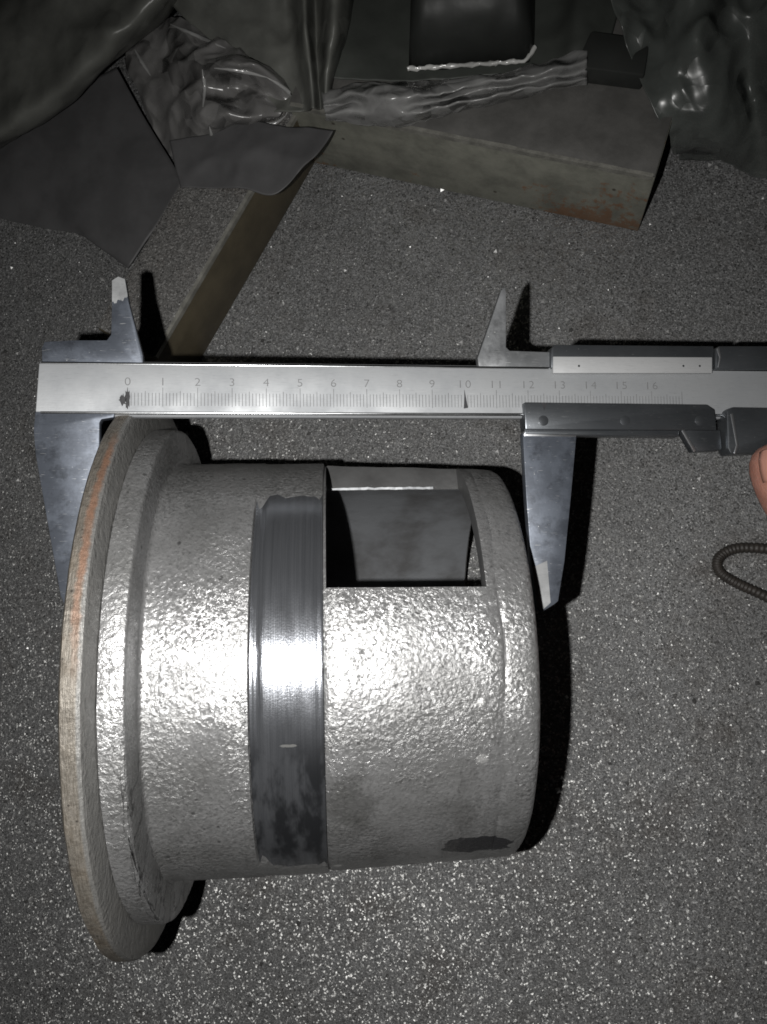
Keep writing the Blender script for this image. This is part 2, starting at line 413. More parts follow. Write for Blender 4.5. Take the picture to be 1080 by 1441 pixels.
# narrow chamfer strip added on the window's inner edge, angled to catch the flash
pe = Vector((0, 5.81, 1.25)); inv = cast.matrix_world.inverted()
e0, e1 = Vector((x0+.12, pe.y, pe.z))*CM, Vector((x1-.85, pe.y, pe.z))*CM
mid = (e0+e1)/2
hv = ((inv @ camo.matrix_world.translation - mid).normalized() + (inv @ flo.matrix_world.translation - mid).normalized()).normalized()
hv = (hv - Vector((1, 0, 0))*hv.x*.6).normalized(); sd = hv.cross(Vector((1, 0, 0))).normalized()
vv = []; ff = []
for i in range(31):
    p = e0.lerp(e1, i/30) + Vector((0, noise.noise(Vector((i*.5, 0, 1))), noise.noise(Vector((i*.5, 3, 1)))))*.00025
    w = .0006*(.7+.5*noise.noise(Vector((i*.35, 9, 2))))
    for tt, dp in ((-1, -.0009), (-.9, 0), (.9, 0), (1, -.0009)): vv.append(p + sd*w*tt + hv*dp)
for i in range(30):
    for j in range(3): ff.append((i*4+j, i*4+j+1, i*4+j+5, i*4+j+4))
ff += [(0, 1, 2, 3), (120, 123, 122, 121)]
mk('window_chamfer', vv, ff, M['beam'], cast)
md = band.modifiers.new('s', 'SOLIDIFY'); md.thickness = .02*CM; md.offset = -1
remesh(band)

# ------------------------------------------------------------------ vernier caliper
tau = math.radians(6.5)
cx = Vector((math.cos(tau), math.sin(math.radians(.6)), -math.sin(tau))).normalized()
pit = math.radians(4.0)
cz = Vector((0, math.sin(pit), math.cos(pit)))     # front of the caliper
cz = (cz - cx*cz.dot(cx)).normalized(); cy = cz.cross(cx)
C0 = Vector((-7.46, (720.5-546)/F*22.79, -22.79))
m = Matrix((WD(cx), WD(cy), WD(cz))).transposed().to_4x4(); m.translation = W(C0)
cal = root('vernier_caliper', 'steel vernier caliper with numbered beam, resting across the casting flange, jaws open', 'caliper', m)
def cp(px, py, z=0.):       # caliper-plane point (cm) under a photograph pixel
    d = Vector(((px-540)/F, (720.5-py)/F, -1))
    o = C0 + cz*z
    p = d*(o.dot(cz)/d.dot(cz)) - C0
    return (p.dot(cx), p.dot(cy))
def bar(name, poly, z0, z1, mat, bev=.02, parent=cal, **kw):
    v, f = prism(poly, z0, z1)
    o = mk(name, v, f, mat, parent, **kw)
    if bev: bevelled(o, bev*CM, 2, 25)
    return o
HB = .69                    # half width of the beam's flat face
xl = cp(55, 546)[0]
TH = .36
# beam: flat face with bevelled edges, one mesh
sec = [(-HB-.14, -TH), (-HB-.14, -.13), (-HB, 0), (HB, 0), (HB+.12, -.12), (HB+.12, -TH)]
nb = len(sec)
vv = []; xs = [xl, xl+.02] + list(np.linspace(xl+1, 23.4, 12))
for i, x in enumerate(xs):
    for (y, z) in sec: vv.append(((x - (.08*(HB-y)/2/HB if i < 2 else 0))*CM, y*CM, z*CM))
ff = []
for i in range(len(xs)-1):
    for j in range(nb): ff.append((i*nb+j, (i+1)*nb+j, (i+1)*nb+(j+1) % nb, i*nb+(j+1) % nb))
ff += [tuple(range(nb)), tuple(range((len(xs)-1)*nb, len(xs)*nb))[::-1]]
beam = mk('beam', vv, ff, M['beam'], cal); bevelled(beam, .012*CM, 2, 20)
for sgn in (-1, 1):
    vv = []; ff = []
    for i in range(41):
        x = xl+.05+(23.3-xl)*i/40
        for j in range(9):
            a_ = math.radians(-20+220*j/8)
            vv.append((x*CM, (sgn*(HB+.03)+.055*math.cos(a_))*CM, (-.055+.055*math.sin(a_))*CM))
    for i in range(40):
        for j in range(8): ff.append((i*9+j, i*9+j+1, i*9+j+10, i*9+j+9))
    mk('polished_edge', vv, ff, M['polish'], beam, smooth=60)
# graduations
vv = []; ff = []
def quad(x0, y0, x1, y1, z=.0015, lst=None):
    b = len(vv)
    for zz in (-.001, z):
        vv.extend([(x0*CM, y0*CM, zz*CM), (x1*CM, y0*CM, zz*CM), (x1*CM, y1*CM, zz*CM), (x0*CM, y1*CM, zz*CM)])
    ff.extend([(b+4, b+5, b+6, b+7), (b, b+1, b+5, b+4), (b+1, b+2, b+6, b+5), (b+2, b+3, b+7, b+6), (b+3, b, b+4, b+7)])
for i in range(0, 171):
    x = i*.1; w = .0085
    top = .02 if i % 10 == 0 else (-.08 if i % 5 == 0 else -.14)
    quad(x-w, -.55 if i % 10 == 0 else -.52, x+w, top)
mk('graduation_marks', vv, ff, M['print'], beam, kind='stuff')
def text_mesh(name, txt, size, mat, parent, x, y, z, h=.002, sx=1.0):
    cu = bpy.data.curves.new(name, 'FONT'); cu.body = txt; cu.size = size*CM; cu.align_x = 'CENTER'; cu.extrude = h*CM; cu.space_character = 1.25
    cu.offset = -.0035*CM
    o = bpy.data.objects.new(name, cu); COL.objects.link(o)
    dg = bpy.context.evaluated_depsgraph_get(); dg.update()
    me = bpy.data.meshes.new_from_object(o.evaluated_get(dg))
    bpy.data.objects.remove(o, do_unlink=True)
    ob = bpy.data.objects.new(name, me); COL.objects.link(ob)
    me.materials.clear(); me.materials.append(mat)
    ob.parent = parent; ob.location = (x*CM, y*CM, z*CM); ob.scale = (sx, 1, 1)
    return ob
for i in range(0, 17):
    text_mesh('scale_numeral', str(i), .34, M['print'], beam, i*1.0, .08, .001, sx=1.15)
# ink smudge at the zero and the dark tick by the 10
def smear(cx_, cy_, rx, ry, sd, name, mat=None):
    rr = random.Random(sd)
    poly = []
    for i in range(26):
        a = 2*math.pi*i/26; q = .55+.45*rr.random()
        poly.append((cx_+rx*q*math.cos(a), cy_+ry*q*math.sin(a)))
    v, f = prism(poly, -.001, .0022)
    return mk(name, v, f, mat or M['ink'], beam)
a = cp(180, 561); smear(a[0], a[1], .09, .36, 3, 'ink_smudge')
a = cp(173, 563); smear(a[0], a[1], .13, .2, 8, 'ink_smudge')
a = [cp(654, 549), cp(659, 574), cp(653, 575)]; v, f = prism([a[0], a[1], a[2]], -.001, .0024); mk('ink_smudge', v, f, M['ink'], beam)
# fixed jaws
zj = -.02
P = lambda *pts: [cp(*p) for p in pts]
lower = P((50, 577), (47, 604), (50, 640), (85, 838), (95, 862))
lower += [(lower[-1][0]+.55, lower[-1][1]-.15)]
ix = cp(140, 600)[0]
lower += [(ix, -2.2), (ix, -1.02), (ix+.05, -.92), (cp(160, 588)[0], -.86), (cp(162, 588)[0], -.70), ]
bar('fixed_lower_jaw', lower, -.34, zj, M['jaw'], .02)
up_ = P((59, 517), (58, 490), (62, 480), (100, 478), (150, 478), (156, 470), (157, 430), (157, 394), (166, 388), (176, 392), (181, 425), (201, 500), (201, 517))
fj = bar('fixed_upper_jaw', up_, -.34, -.05, M['jaw'], .02)
tipp = P((157.5, 424), (157.5, 394), (166, 388.5), (175.5, 392), (179.3, 414), *[(179.5-1.05*i, 416+5*random.random()+.35*i) for i in range(20)])
bar('worn_tip', tipp, -.06, -.044, M['tip'], 0, fj)
# slider: upper rail, vernier plate, lower rail, jaws
sl_up = P((774, 492), (779, 487), (1001, 489), (1001, 521), (774, 519))
upr = bar('slider_upper_rail', sl_up, -.40, .16, M['slider'], .025)
bar('vernier_plate', P((776, 504), (998, 505), (998, 527), (776, 527)), .05, .19, M['plate'], .012)
for px in (815, 962, 985):
    a = cp(px, 515, .19); bar('plate_rivet', disc(a[0], a[1], .035, 12), .18, .196, M['slider'], 0)
lowr = bar('slider_lower_rail', P((735, 568), (990, 571), (1001, 578), (1004, 607), (737, 606)), -.36, .22, M['slider'], .04)
bar('lower_rail_edge', P((738, 605.5), (955, 606), (955, 615), (812, 613), (738, 611)), -.36, .06, M['slider'], .03)
bar('vernier_mark', P((759, 569), (767, 569), (763, 580)), .2, .225, M['ink'], 0)
for px in (765, 880, 985):
    a = cp(px, 592, .22); bar('rivet', disc(a[0], a[1], .16, 24), .2, .228, M['slider'], .006, lowr)
sj = P((675, 519), (673, 503), (690, 455), (706, 408), (711, 403), (713, 410), (713, 488), (718, 493), (776, 495), (776, 519))
bar('slider_upper_jaw', sj, -.34, -.04, M['jaw2'], .02)
lj = P((736, 609), (812, 611), (804, 700), (795, 790), (786, 846), (780, 851), (762, 862), (756, 857), (748, 790), (741, 700))
ljo = bar('slider_lower_jaw', lj, -.34, .0, M['jaw'], .03)
bar('ground_tip', P((749, 799), (757, 795), (770, 789), (772, 812), (775, 848), (762, 860), (756, 854)), -.01, .012, M['tip'], 0, ljo)
bar('jaw_root_fillet', P((737, 607), (812, 609), (811, 615), (738, 614)), -.2, .03, M['bright'], .02, ljo)
# locking tongue and fine adjusting carriage
bar('thumb_rest', P((958, 605), (1012, 606), (1014, 634), (976, 636)), -.3, .1, M['slider'], .03)
bar('thumb_rest_edge', P((957, 607), (961, 606), (978, 634), (974, 637)), .06, .12, M['bright'], .01)
bar('carriage_lower', P((1016, 580), (1024, 575), (1200, 578), (1200, 634), (1030, 640), (1022, 641), (1018, 632)), -.36, .28, M['slider'], .06)
bar('carriage_edge', P((1021, 585), (1025, 584), (1033, 630), (1028, 641), (1026, 640), (1029, 628)), .26, .295, M['bright'], .01)
bar('carriage_upper', P((1003, 493), (1008, 489), (1200, 489), (1200, 521), (1003, 521)), -.36, .18, M['slider'], .04)
bar('carriage_edge', P((1004, 493), (1008, 490), (1011, 505), (1008, 519), (1006, 519), (1008, 505)), .17, .2, M['bright'], .008)
bar('slide_bridge', rect(cp(1003, 500)[0], -.9, cp(1200, 500)[0], .85), -.52, -.365, M['slider'], .02)

# ------------------------------------------------------------------ steel blocks on the table
M['dusty'] = mat_plain('dull_steel_top', (.125, .122, .116), .5, .15, .35, .25, 70)
M['gritty'] = mat_table('gritty_block_top', (.095, .092, .089), (.13, .128, .124), 1.55, 1450, .7)
M['edge'] = mat_block_side()
M['edge_lit'] = mat_plain('lit_edge_metal', (.24, .235, .21), .5, .3, .4, .4, 160)  # paler metal, the light on the blocks' front top edge painted in
M['brown'] = mat_plain('brown_block_side', (.082, .068, .043), .6, .0, .35, .3, 60)
def block(name, label, cat, a, b, depth, h, side_mat, top_mat):
    """box standing on the table: a-b is its front lower edge (world), it reaches back by depth"""
    u = (b-a); L = u.length; u.normalize(); v = Vector((-u.y, u.x, 0))
    m = Matrix((u, v, Vector((0, 0, 1)))).transposed().to_4x4(); m.translation = Vector((a.x, a.y, 0.0005))
    r = root(name, label, cat, m)
    D = depth*CM; H = h*CM
    def wobble(ob, amp):
        bm = bmesh.new(); bm.from_mesh(ob.data)
        bmesh.ops.subdivide_edges(bm, edges=bm.edges[:], cuts=7, use_grid_fill=True)
        for q in bm.verts:
            q.co += noise.noise_vector(q.co*60)*amp
        bm.to_mesh(ob.data); bm.free()
    vv = [(0, 0, 0), (L, 0, 0), (L, D, 0), (0, D, 0), (0, 0, H-.0012), (L, 0, H-.0012), (L, D, H-.0012), (0, D, H-.0012)]
    o = mk('plate_body', vv, [(0, 1, 2, 3), (4, 5, 6, 7), (0, 1, 5, 4), (1, 2, 6, 5), (2, 3, 7, 6), (3, 0, 4, 7)], side_mat, r)
    bevelled(o, .0008, 2)
    vv = [(.0005, .0004, H-.001), (L-.0005, .0004, H-.001), (L-.0005, D, H-.001), (.0005, D, H-.001), (.0005, .0004, H), (L-.0005, .0004, H), (L-.0005, D, H), (.0005, D, H)]
    o2 = mk('top_face', vv, [(0, 1, 2, 3), (4, 5, 6, 7), (0, 1, 5, 4), (1, 2, 6, 5), (2, 3, 7, 6), (3, 0, 4, 7)], top_mat, r)
    wobble(o2, .0004); bevelled(o2, .0005, 2)
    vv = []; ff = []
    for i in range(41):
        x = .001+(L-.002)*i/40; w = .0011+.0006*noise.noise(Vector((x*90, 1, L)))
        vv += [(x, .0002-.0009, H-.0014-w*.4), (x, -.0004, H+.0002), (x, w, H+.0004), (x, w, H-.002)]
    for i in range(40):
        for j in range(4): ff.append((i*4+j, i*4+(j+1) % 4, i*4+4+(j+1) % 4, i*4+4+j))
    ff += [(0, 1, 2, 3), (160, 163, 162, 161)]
    mk('lit_edge', vv, ff, M['edge_lit'], r, smooth=40)  # pale strip: brightness of the lit edge put into its colour
    return r
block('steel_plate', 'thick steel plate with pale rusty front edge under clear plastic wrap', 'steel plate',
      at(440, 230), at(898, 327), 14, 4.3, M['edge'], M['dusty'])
a, b = at(264, 541), at(420, 272)
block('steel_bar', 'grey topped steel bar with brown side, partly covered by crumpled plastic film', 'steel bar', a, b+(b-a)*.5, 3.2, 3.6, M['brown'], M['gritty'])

# ------------------------------------------------------------------ plastic films, bags and package behind
def crm(p0, p1, p2, p3, t):
    return .5*((2*p1)+(-p0+p2)*t+(2*p0-5*p1+4*p2-p3)*t*t+(-p0+3*p1-3*p2+p3)*t**3)
def film(name, grid, mat, thick=.03, res=10, crumple=.15, freq=.5, seed=0, ridge=.0, parent=None, **props):
    g = [[at(*q) for q in row] for row in grid]
    def line(pts, k):
        out = []
        n = len(pts)
        for i in range(n-1):
            p0 = pts[max(i-1, 0)]; p3 = pts[min(i+2, n-1)]
            for j in range(k):
                out.append(crm(p0, pts[i], pts[i+1], p3, j/k))
        out.append(pts[-1]); return out
    rows = [line(r, res) for r in g]
    cols = list(zip(*rows))
    cols = [line(list(c), res) for c in cols]
    nu, nv = len(cols), len(cols[0])
    V = []
    for i in range(nu):
        for j in range(nv):
            p = cols[i][j].copy()
            q = p*100*freq + Vector((seed*7.3, seed*3.1, seed))
            d = noise.fractal(q, .9, 2.1, 2)*crumple
            if ridge: d += ridge*(1-2*abs(noise.noise(q*1.1 + Vector((5, 2, 1))))) + .5*ridge*(1-2*abs(noise.noise(q*2.3 + Vector((1, 8, 4)))))
            p.z = max(p.z + d*CM, .0012)
            V.append(p)
    Fc = [(i*nv+j, (i+1)*nv+j, (i+1)*nv+j+1, i*nv+j+1) for i in range(nu-1) for j in range(nv-1)]
    c = sum(V, Vector())/len(V); c.z = min(v.z for v in V)
    o = mk(name, V, Fc, mat, parent, origin=c if parent is None else None, smooth=70, **props)
    md = o.modifiers.new('s', 'SOLIDIFY'); md.thickness = thick*CM; md.offset = 0
    remesh(o)
    return o
def mat_film(name, col, rough, alpha, spec=.5, bump=.3, facet=0.):
    k = NT(name)
    n = k.noise(45, 4, .6)
    base = k.mix(k.ramp(n, .35, .7), col, tuple(v*.7 for v in col))
    wr = k.math('ABSOLUTE', k.math('SUBTRACT', k.noise(38, 1, .4), .5))
    nn = k.bump(k.math('ADD', k.ramp(wr, 0, .3), k.math('MULTIPLY', k.noise(120, 2), .25)), bump, .0022)
    if facet:
        co = k.vm('ADD', k.co, k.vm('SCALE', k.vm('SUBTRACT', k.noise(30, 2, col=True), (.5, .5, .5)), .03))
        c1 = k.vm('SUBTRACT', k.vor(48, out='Color', co=co), (.5, .5, .5)); c2 = k.vm('SUBTRACT', k.vor(125, out='Color', co=co), (.5, .5, .5))
        nn = k.vm('NORMALIZE', k.vm('ADD', nn, k.vm('ADD', k.vm('SCALE', c1, facet), k.vm('SCALE', c2, facet*.6))))
    return k.out(base, 0., k.ramp(n, .3, .7, rough*.85, rough*1.2), nn, Alpha=alpha, Specular_IOR_Level=spec)
M['bag'] = mat_film('dark_bag_plastic', (.14, .143, .13), .42, 1.0, .5, .25, .13)
M['card'] = mat_film('grey_pouch_plastic', (.088, .087, .089), .5, 1.0, .3, .12)
M['crinkle'] = mat_film('crinkled_grey_film', (.20, .196, .192), .27, .9, .9, .4, .5)
M['clear'] = mat_film('clear_wrap', (.34, .34, .335), .25, .7, .9, .6, .4)
M['drape'] = mat_film('greenish_clear_film', (.11, .12, .112), .3, .6, .7, .45, .4)
M['under'] = mat_film('dull_dark_sheet', (.055, .06, .054), .5, 1.0, .35, .3)
M['black'] = mat_film('black_package_plastic', (.03, .032, .03), .5, 1.0, .3, .3)

film('plastic_bag', [
  [(-60, 240, .6), (0, 212, 1.2), (60, 178, 2.0), (130, 122, 2.8), (200, 62, 3.4), (266, -2, 4.0), (310, -50, 4.2)],
  [(-60, 226, 2.2), (0, 204, 2.8), (58, 170, 3.4), (126, 115, 4.1), (195, 56, 4.7), (258, -6, 5.2), (305, -55, 5.4)],
  [(-70, 205, 2.9), (0, 180, 3.6), (50, 146, 4.2), (112, 95, 5.0), (180, 36, 5.6), (240, -25, 6.0), (290, -75, 6.0)],
  [(-80, 150, 3.0), (0, 120, 3.4), (45, 95, 4.0), (95, 55, 4.6), (150, 5, 5.2), (205, -50, 5.4), (255, -100, 5.4)],
  [(-90, 40, 3.2), (0, 20, 3.8), (40, 0, 4.2), (80, -30, 4.6), (120, -70, 5.0), (170, -110, 5.2), (220, -150, 5.0)],
  [(-100, -120, 2.0), (-20, -130, 2.2), (30, -140, 2.6), (60, -160, 2.6), (100, -180, 2.6), (150, -210, 2.6), (200, -240, 2.0)]],
  M['bag'], .05, 12, .2, .22, 2, ridge=.3, label='large dark grey plastic bag with a rolled lower fold, farthest left', category='plastic bag')
film('plastic_pouch', [
  [(-60, 190, .8), (30, 170, 1.1), (95, 130, 1.5), (165, 96, 1.7)],
  [(-60, 235, .5), (20, 220, .9), (105, 190, 1.3), (205, 168, 1.4)],
  [(-50, 270, .3), (30, 265, .7), (115, 250, 1.1), (250, 242, 1.1)],
  [(-20, 300, .2), (60, 292, .5), (130, 290, .9), (256, 268, .9)],
  [(60, 322, .2), (112, 330, .3), (145, 352, .35), (181, 378, .3)]],
  M['card'], .08, 10, .10, .3, 5, ridge=.06, label='flat grey plastic pouch with a pointed lower corner', category='pouch')
film('plastic_film', [
  [(215, 18, 3.2), (280, 42, 3.6), (322, 66, 4.2), (376, 98, 3.8), (425, 132, 2.4)],
  [(190, 55, 3.0), (250, 84, 4.0), (304, 94, 5.4), (362, 100, 5.6), (412, 130, 4.2)],
  [(178, 90, 2.6), (238, 122, 3.4), (289, 128, 4.4), (350, 130, 4.0), (405, 152, 4.0)],
  [(198, 132, 2.4), (242, 168, 3.0), (292, 168, 4.6), (342, 168, 4.6), (396, 170, 3.8)],
  [(212, 172, 2.0), (250, 226, 2.2), (300, 210, 3.2), (336, 180, 3.2), (384, 186, 2.4)]],
  M['crinkle'], .03, 26, .08, .45, 9, ridge=.3, label='crumpled glossy grey plastic film with bright creases', category='plastic film')
def on(px, py, lift=.0):       # visible surface under a photograph pixel
    dg = bpy.context.evaluated_depsgraph_get(); dg.update()
    o = W((0, 0, 0)); d = WD(((px-540)/F, (720.5-py)/F, -1)).normalized()
    hit, loc, nrm, i, ob, _ = sc.ray_cast(dg, o, d)
    return loc - d*lift*CM
fm = bpy.data.objects['plastic_film']
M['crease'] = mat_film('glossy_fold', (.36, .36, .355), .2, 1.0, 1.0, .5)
def tube(name, pts, rad, mat, parent=None, k=10, jit=0, **props):
    vv = []; ff = []; n = len(pts)
    for i, p in enumerate(pts):
        t = (pts[min(i+1, n-1)]-pts[max(i-1, 0)]).normalized()
        s_ = t.cross(Vector((0, 0, 1))).normalized(); w = s_.cross(t)
        r = rad(i/(n-1)) if callable(rad) else rad
        for j in range(k):
            a_ = 2*math.pi*j/k
            vv.append(p + (s_*math.cos(a_)+w*math.sin(a_))*r*(1+jit*noise.noise(Vector((i*.9, j*1.3, 2)))))
    for i in range(n-1):
        for j in range(k): ff.append((i*k+j, i*k+(j+1) % k, (i+1)*k+(j+1) % k, (i+1)*k+j))
    ff += [tuple(range(k))[::-1], tuple(range((n-1)*k, n*k))]
    c = None if parent else Vector((sum(p.x for p in pts)/n, sum(p.y for p in pts)/n, 0))
    return mk(name, vv, ff, mat, parent, origin=c, smooth=60, **props)
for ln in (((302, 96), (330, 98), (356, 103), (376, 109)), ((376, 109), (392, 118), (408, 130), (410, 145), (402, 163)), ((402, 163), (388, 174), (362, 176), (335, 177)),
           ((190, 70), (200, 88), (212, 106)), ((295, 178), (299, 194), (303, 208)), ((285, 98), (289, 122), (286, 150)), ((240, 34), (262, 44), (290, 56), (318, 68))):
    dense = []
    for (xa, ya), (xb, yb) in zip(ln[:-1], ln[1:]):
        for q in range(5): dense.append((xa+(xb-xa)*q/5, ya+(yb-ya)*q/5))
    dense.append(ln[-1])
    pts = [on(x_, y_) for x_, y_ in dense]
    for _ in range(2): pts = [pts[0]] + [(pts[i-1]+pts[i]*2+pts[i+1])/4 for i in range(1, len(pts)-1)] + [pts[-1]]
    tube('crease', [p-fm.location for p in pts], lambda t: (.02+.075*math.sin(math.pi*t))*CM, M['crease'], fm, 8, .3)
film('plastic_flap', [
  [(240, 200, 4.0), (300, 190, 4.0), (345, 172, 4.0), (400, 178, 4.1), (470, 185, 4.4)],
  [(248, 236, 3.9), (300, 225, 3.95), (350, 213, 4.2), (400, 218, 4.1), (446, 220, 4.3)],
  [(256, 266, 3.8), (300, 266, 3.85), (345, 268, 3.9), (388, 273, 3.9), (430, 234, 4.1)]],
  M['card'], .04, 12, .06, .4, 3, ridge=.1, label='dark grey flat plastic flap lying over the brown sided bar', category='plastic sheet')
film('pleated_bag', [
  [(205, -40, 4.6), (360, -40, 5.5), (410, -40, 5), (428, -40, 6.6), (446, -40, 5.0), (470, -40, 7.0), (494, -40, 6.2), (506, -40, 4.4)],
  [(262, 30, 4.2), (370, 45, 4.8), (412, 45, 4.6), (432, 45, 6.2), (447, 45, 4.8), (468, 45, 6.6), (487, 45, 5.8), (494, 45, 4.2)],
  [(330, 85, 4.0), (390, 105, 4.4), (420, 105, 4.5), (438, 105, 5.6), (449, 105, 4.6), (460, 105, 5.6), (470, 105, 5.2), (474, 105, 4.2)],
  [(385, 160, 4.2), (415, 160, 4.3), (432, 160, 4.3), (443, 158, 5.0), (452, 156, 4.4), (458, 152, 4.8), (463, 150, 4.6), (466, 148, 4.2)]],
  M['bag'], .04, 12, .1, .45, 7, ridge=.18, label='dark grey plastic bag hanging in upright pleats', category='plastic bag')
film('plastic_sheet', [
  [(470, -90, 4.9), (560, -90, 4.6), (660, -90, 4.6), (770, -90, 4.6), (830, -90, 5.0), (900, -90, 4.6)],
  [(474, -20, 5.2), (545, -20, 4.5), (660, -20, 4.5), (780, -20, 4.5), (822, -20, 5.2), (880, -20, 4.5)],
  [(470, 60, 5.0), (552, 60, 4.5), (660, 60, 4.45), (772, 60, 4.5), (812, 60, 5.0), (860, 55, 4.5)],
  [(466, 112, 4.6), (560, 116, 4.5), (660, 110, 4.45), (772, 100, 4.5), (808, 95, 4.7), (850, 85, 4.4)]],
  M['under'], .03, 10, .04, .6, 21, ridge=.06, label='dark grey plastic sheet spread under the black package', category='plastic sheet')
# dark wrapped package with a shiny sealed lower edge
pa, pb = at(575, 104, 4.4), at(752, 92, 4.4)
u = pb-pa; L = u.length; u.normalize(); v = Vector((-u.y, u.x, 0)).normalized()
m = Matrix((u, v, Vector((0, 0, 1)))).transposed().to_4x4(); m.translation = Vector((pa.x, pa.y, 4.4*CM))
pk = root('wrapped_package', 'black package in clear plastic with a shiny sealed lower edge', 'package', m)
vv = []; ff = []
nu, nv = 26, 22
D = .13; H = .028
for i in range(nu+1):
    for j in range(nv+1):
        x = L*i/nu; y = D*j/nv
        e = min(i/nu, 1-i/nu)*nu/4; e2 = min(j/nv, 1-j/nv)*nv/3
        h = H*min(1, math.sin(min(1, e)*math.pi/2)**.6)*min(1, math.sin(min(1, e2)*math.pi/2)**.6)
        h += .002*noise.noise(Vector((x*60, y*60, 3)))*min(1, e, e2)
        vv.append((x, y, max(h, .0005)))
for i in range(nu):
    for j in range(nv): q = i*(nv+1)+j; ff.append((q, q+nv+1, q+nv+2, q+1))
o = mk('package_body', vv, ff, M['black'], pk, smooth=80)
md = o.modifiers.new('s', 'SOLIDIFY'); md.thickness = .001; md.offset = -1; remesh(o)
M['seal'] = mat_film('shiny_seal_plastic', (.62, .62, .60), .2, 1.0, 1.0, .9)
pts = [Vector((L*(i/50), -.0005+.0008*noise.noise(Vector((i*.4, 0, 0)))+(.006*max(0, (i-45)/5)**2), .0035)) for i in range(51)]
tube('sealed_edge', pts, lambda t: .0009+.0002*math.sin(t*40), M['seal'], pk, 8, .5)
film('clear_wrap', [
  [(452, 128, 4.6), (500, 122, 4.9), (540, 118, 5.2), (600, 118, 5.0), (680, 108, 5.0), (760, 92, 5.0), (826, 72, 4.8)],
  [(454, 142, 5.4), (500, 136, 5.8), (545, 132, 6.6), (600, 134, 6.2), (680, 120, 5.8), (760, 104, 5.6), (826, 88, 5.4)],
  [(456, 152, 5.0), (500, 148, 5.2), (548, 150, 6.4), (600, 148, 5.4), (680, 132, 5.2), (760, 115, 5.2), (826, 102, 5.0)],
  [(458, 162, 5.4), (502, 162, 5.4), (552, 168, 5.6), (600, 160, 6.0), (680, 142, 5.8), (760, 124, 5.6), (826, 112, 5.2)],
  [(460, 174, 4.5), (504, 176, 4.5), (556, 182, 4.5), (600, 172, 4.6), (680, 154, 4.6), (760, 134, 4.6), (826, 122, 4.5)]],
  M['clear'], .02, 12, .18, .7, 13, ridge=.15, label='twisted clear plastic wrap lying across the steel plate', category='plastic wrap')
a, b = at(806, 116, 4.35), at(902, 128, 4.35)
u = (b-a); Lb = u.length; u.normalize(); v = Vector((-u.y, u.x, 0))
m = Matrix((u, v, Vector((0, 0, 1)))).transposed().to_4x4(); m.translation = Vector((a.x, a.y, 4.35*CM))
vv, ff = prism([(0, 0), (Lb/CM, 0), (Lb/CM-.1, 1.6), (.3, 1.7)], 0, .9)
o = mk('metal_offcut', [m @ Vector(q) for q in vv], ff, M['black'], None, origin=m.translation, label='small dark metal offcut on the back of the steel plate', category='metal scrap')
bevelled(o, .001, 2)
film('plastic_drape', [
  [(842, -60, 6.5), (900, -60, 5), (960, -60, 6.5), (1030, -60, 5.5), (1110, -60, 6.5), (1200, -60, 4)],
  [(862, 20, 5.8), (915, 20, 4.8), (975, 20, 6.2), (1040, 20, 5.2), (1110, 20, 6.0), (1200, 20, 4)],
  [(888, 90, 5.0), (930, 90, 4.7), (990, 90, 5.6), (1050, 95, 4.2), (1110, 100, 5.2), (1200, 100, 3)],
  [(915, 150, 4.6), (950, 155, 4.4), (1005, 160, 4.2), (1060, 165, 3.0), (1115, 175, 3.6), (1200, 180, 2)],
  [(938, 200, 3.2), (968, 205, 2.6), (1012, 212, 2.6), (1065, 225, 1.4), (1118, 235, 2.0), (1200, 250, 1)],
  [(955, 228, .4), (978, 230, .5), (1010, 236, .6), (1065, 258, .3), (1118, 272, .5), (1200, 285, .2)]],
  M['drape'], .03, 14, .15, .4, 17, ridge=.4, label='greenish clear plastic sheet draped in diagonal folds beside the steel plate', category='plastic sheet')

# ------------------------------------------------------------------ ribbed cord loop on the table
cps = [(1180, 800), (1120, 778), (1075, 772), (1035, 772), (1012, 785), (1012, 803), (1032, 818), (1062, 832), (1105, 850), (1170, 862), (1215, 840), (1180, 800)]
pp = [at(px, py, .34) for px, py in cps]
pts = []
n = len(pp)-1
for i in range(n):
    for j in range(24): pts.append(crm(pp[(i-1) % n], pp[i], pp[i+1], pp[(i+2) % n], j/24))
pts.append(pp[0])
M['cord'] = mat_plain('dark_cord', (.035, .03, .026), .55, 0, .3, .3, 300)
tube('ribbed_cord', pts, lambda t: (.21 + .02*math.sin(t*n*24*1.55))*CM, M['cord'], None, 10, label='dark ribbed cord loop lying on the gritty table', category='cord')

# ------------------------------------------------------------------ hand at the caliper slider
def mat_skin():
    k = NT('skin')
    n = k.noise(160, 3, .6)
    base = k.mix(k.ramp(n, .3, .7), (.34, .165, .125), (.28, .13, .097))
    line = k.noise(1.0, 2, .6, co=k.scaled((900, 900, 2600)))
    return k.out(base, 0, .5, k.bump(k.math('ADD', line, k.noise(900, 3)), .35, .0004), Subsurface_Weight=.12, Subsurface_Radius=(.004, .0015, .001), Subsurface_Scale=1.0)
M['skin'] = mat_skin()
M['nail'] = mat_plain('nail', (.38, .19, .145), .35, 0, .1, .05, 100)
J = {}; E = []
def jn(name, p, r, prev=None):
    J[name] = (len(J), p, r)
    if prev: E.append((J[prev][0], J[name][0]))
jn('wrist', (18.6, -7.2, -25.0), 2.3)
jn('arm', (24, -9.8, -24.0), 2.6, 'wrist'); jn('arm_end', (32, -13.5, -21.5), 3.3, 'arm')
jn('palm', (17.4, -4.2, -25.9), 2.1, 'wrist')
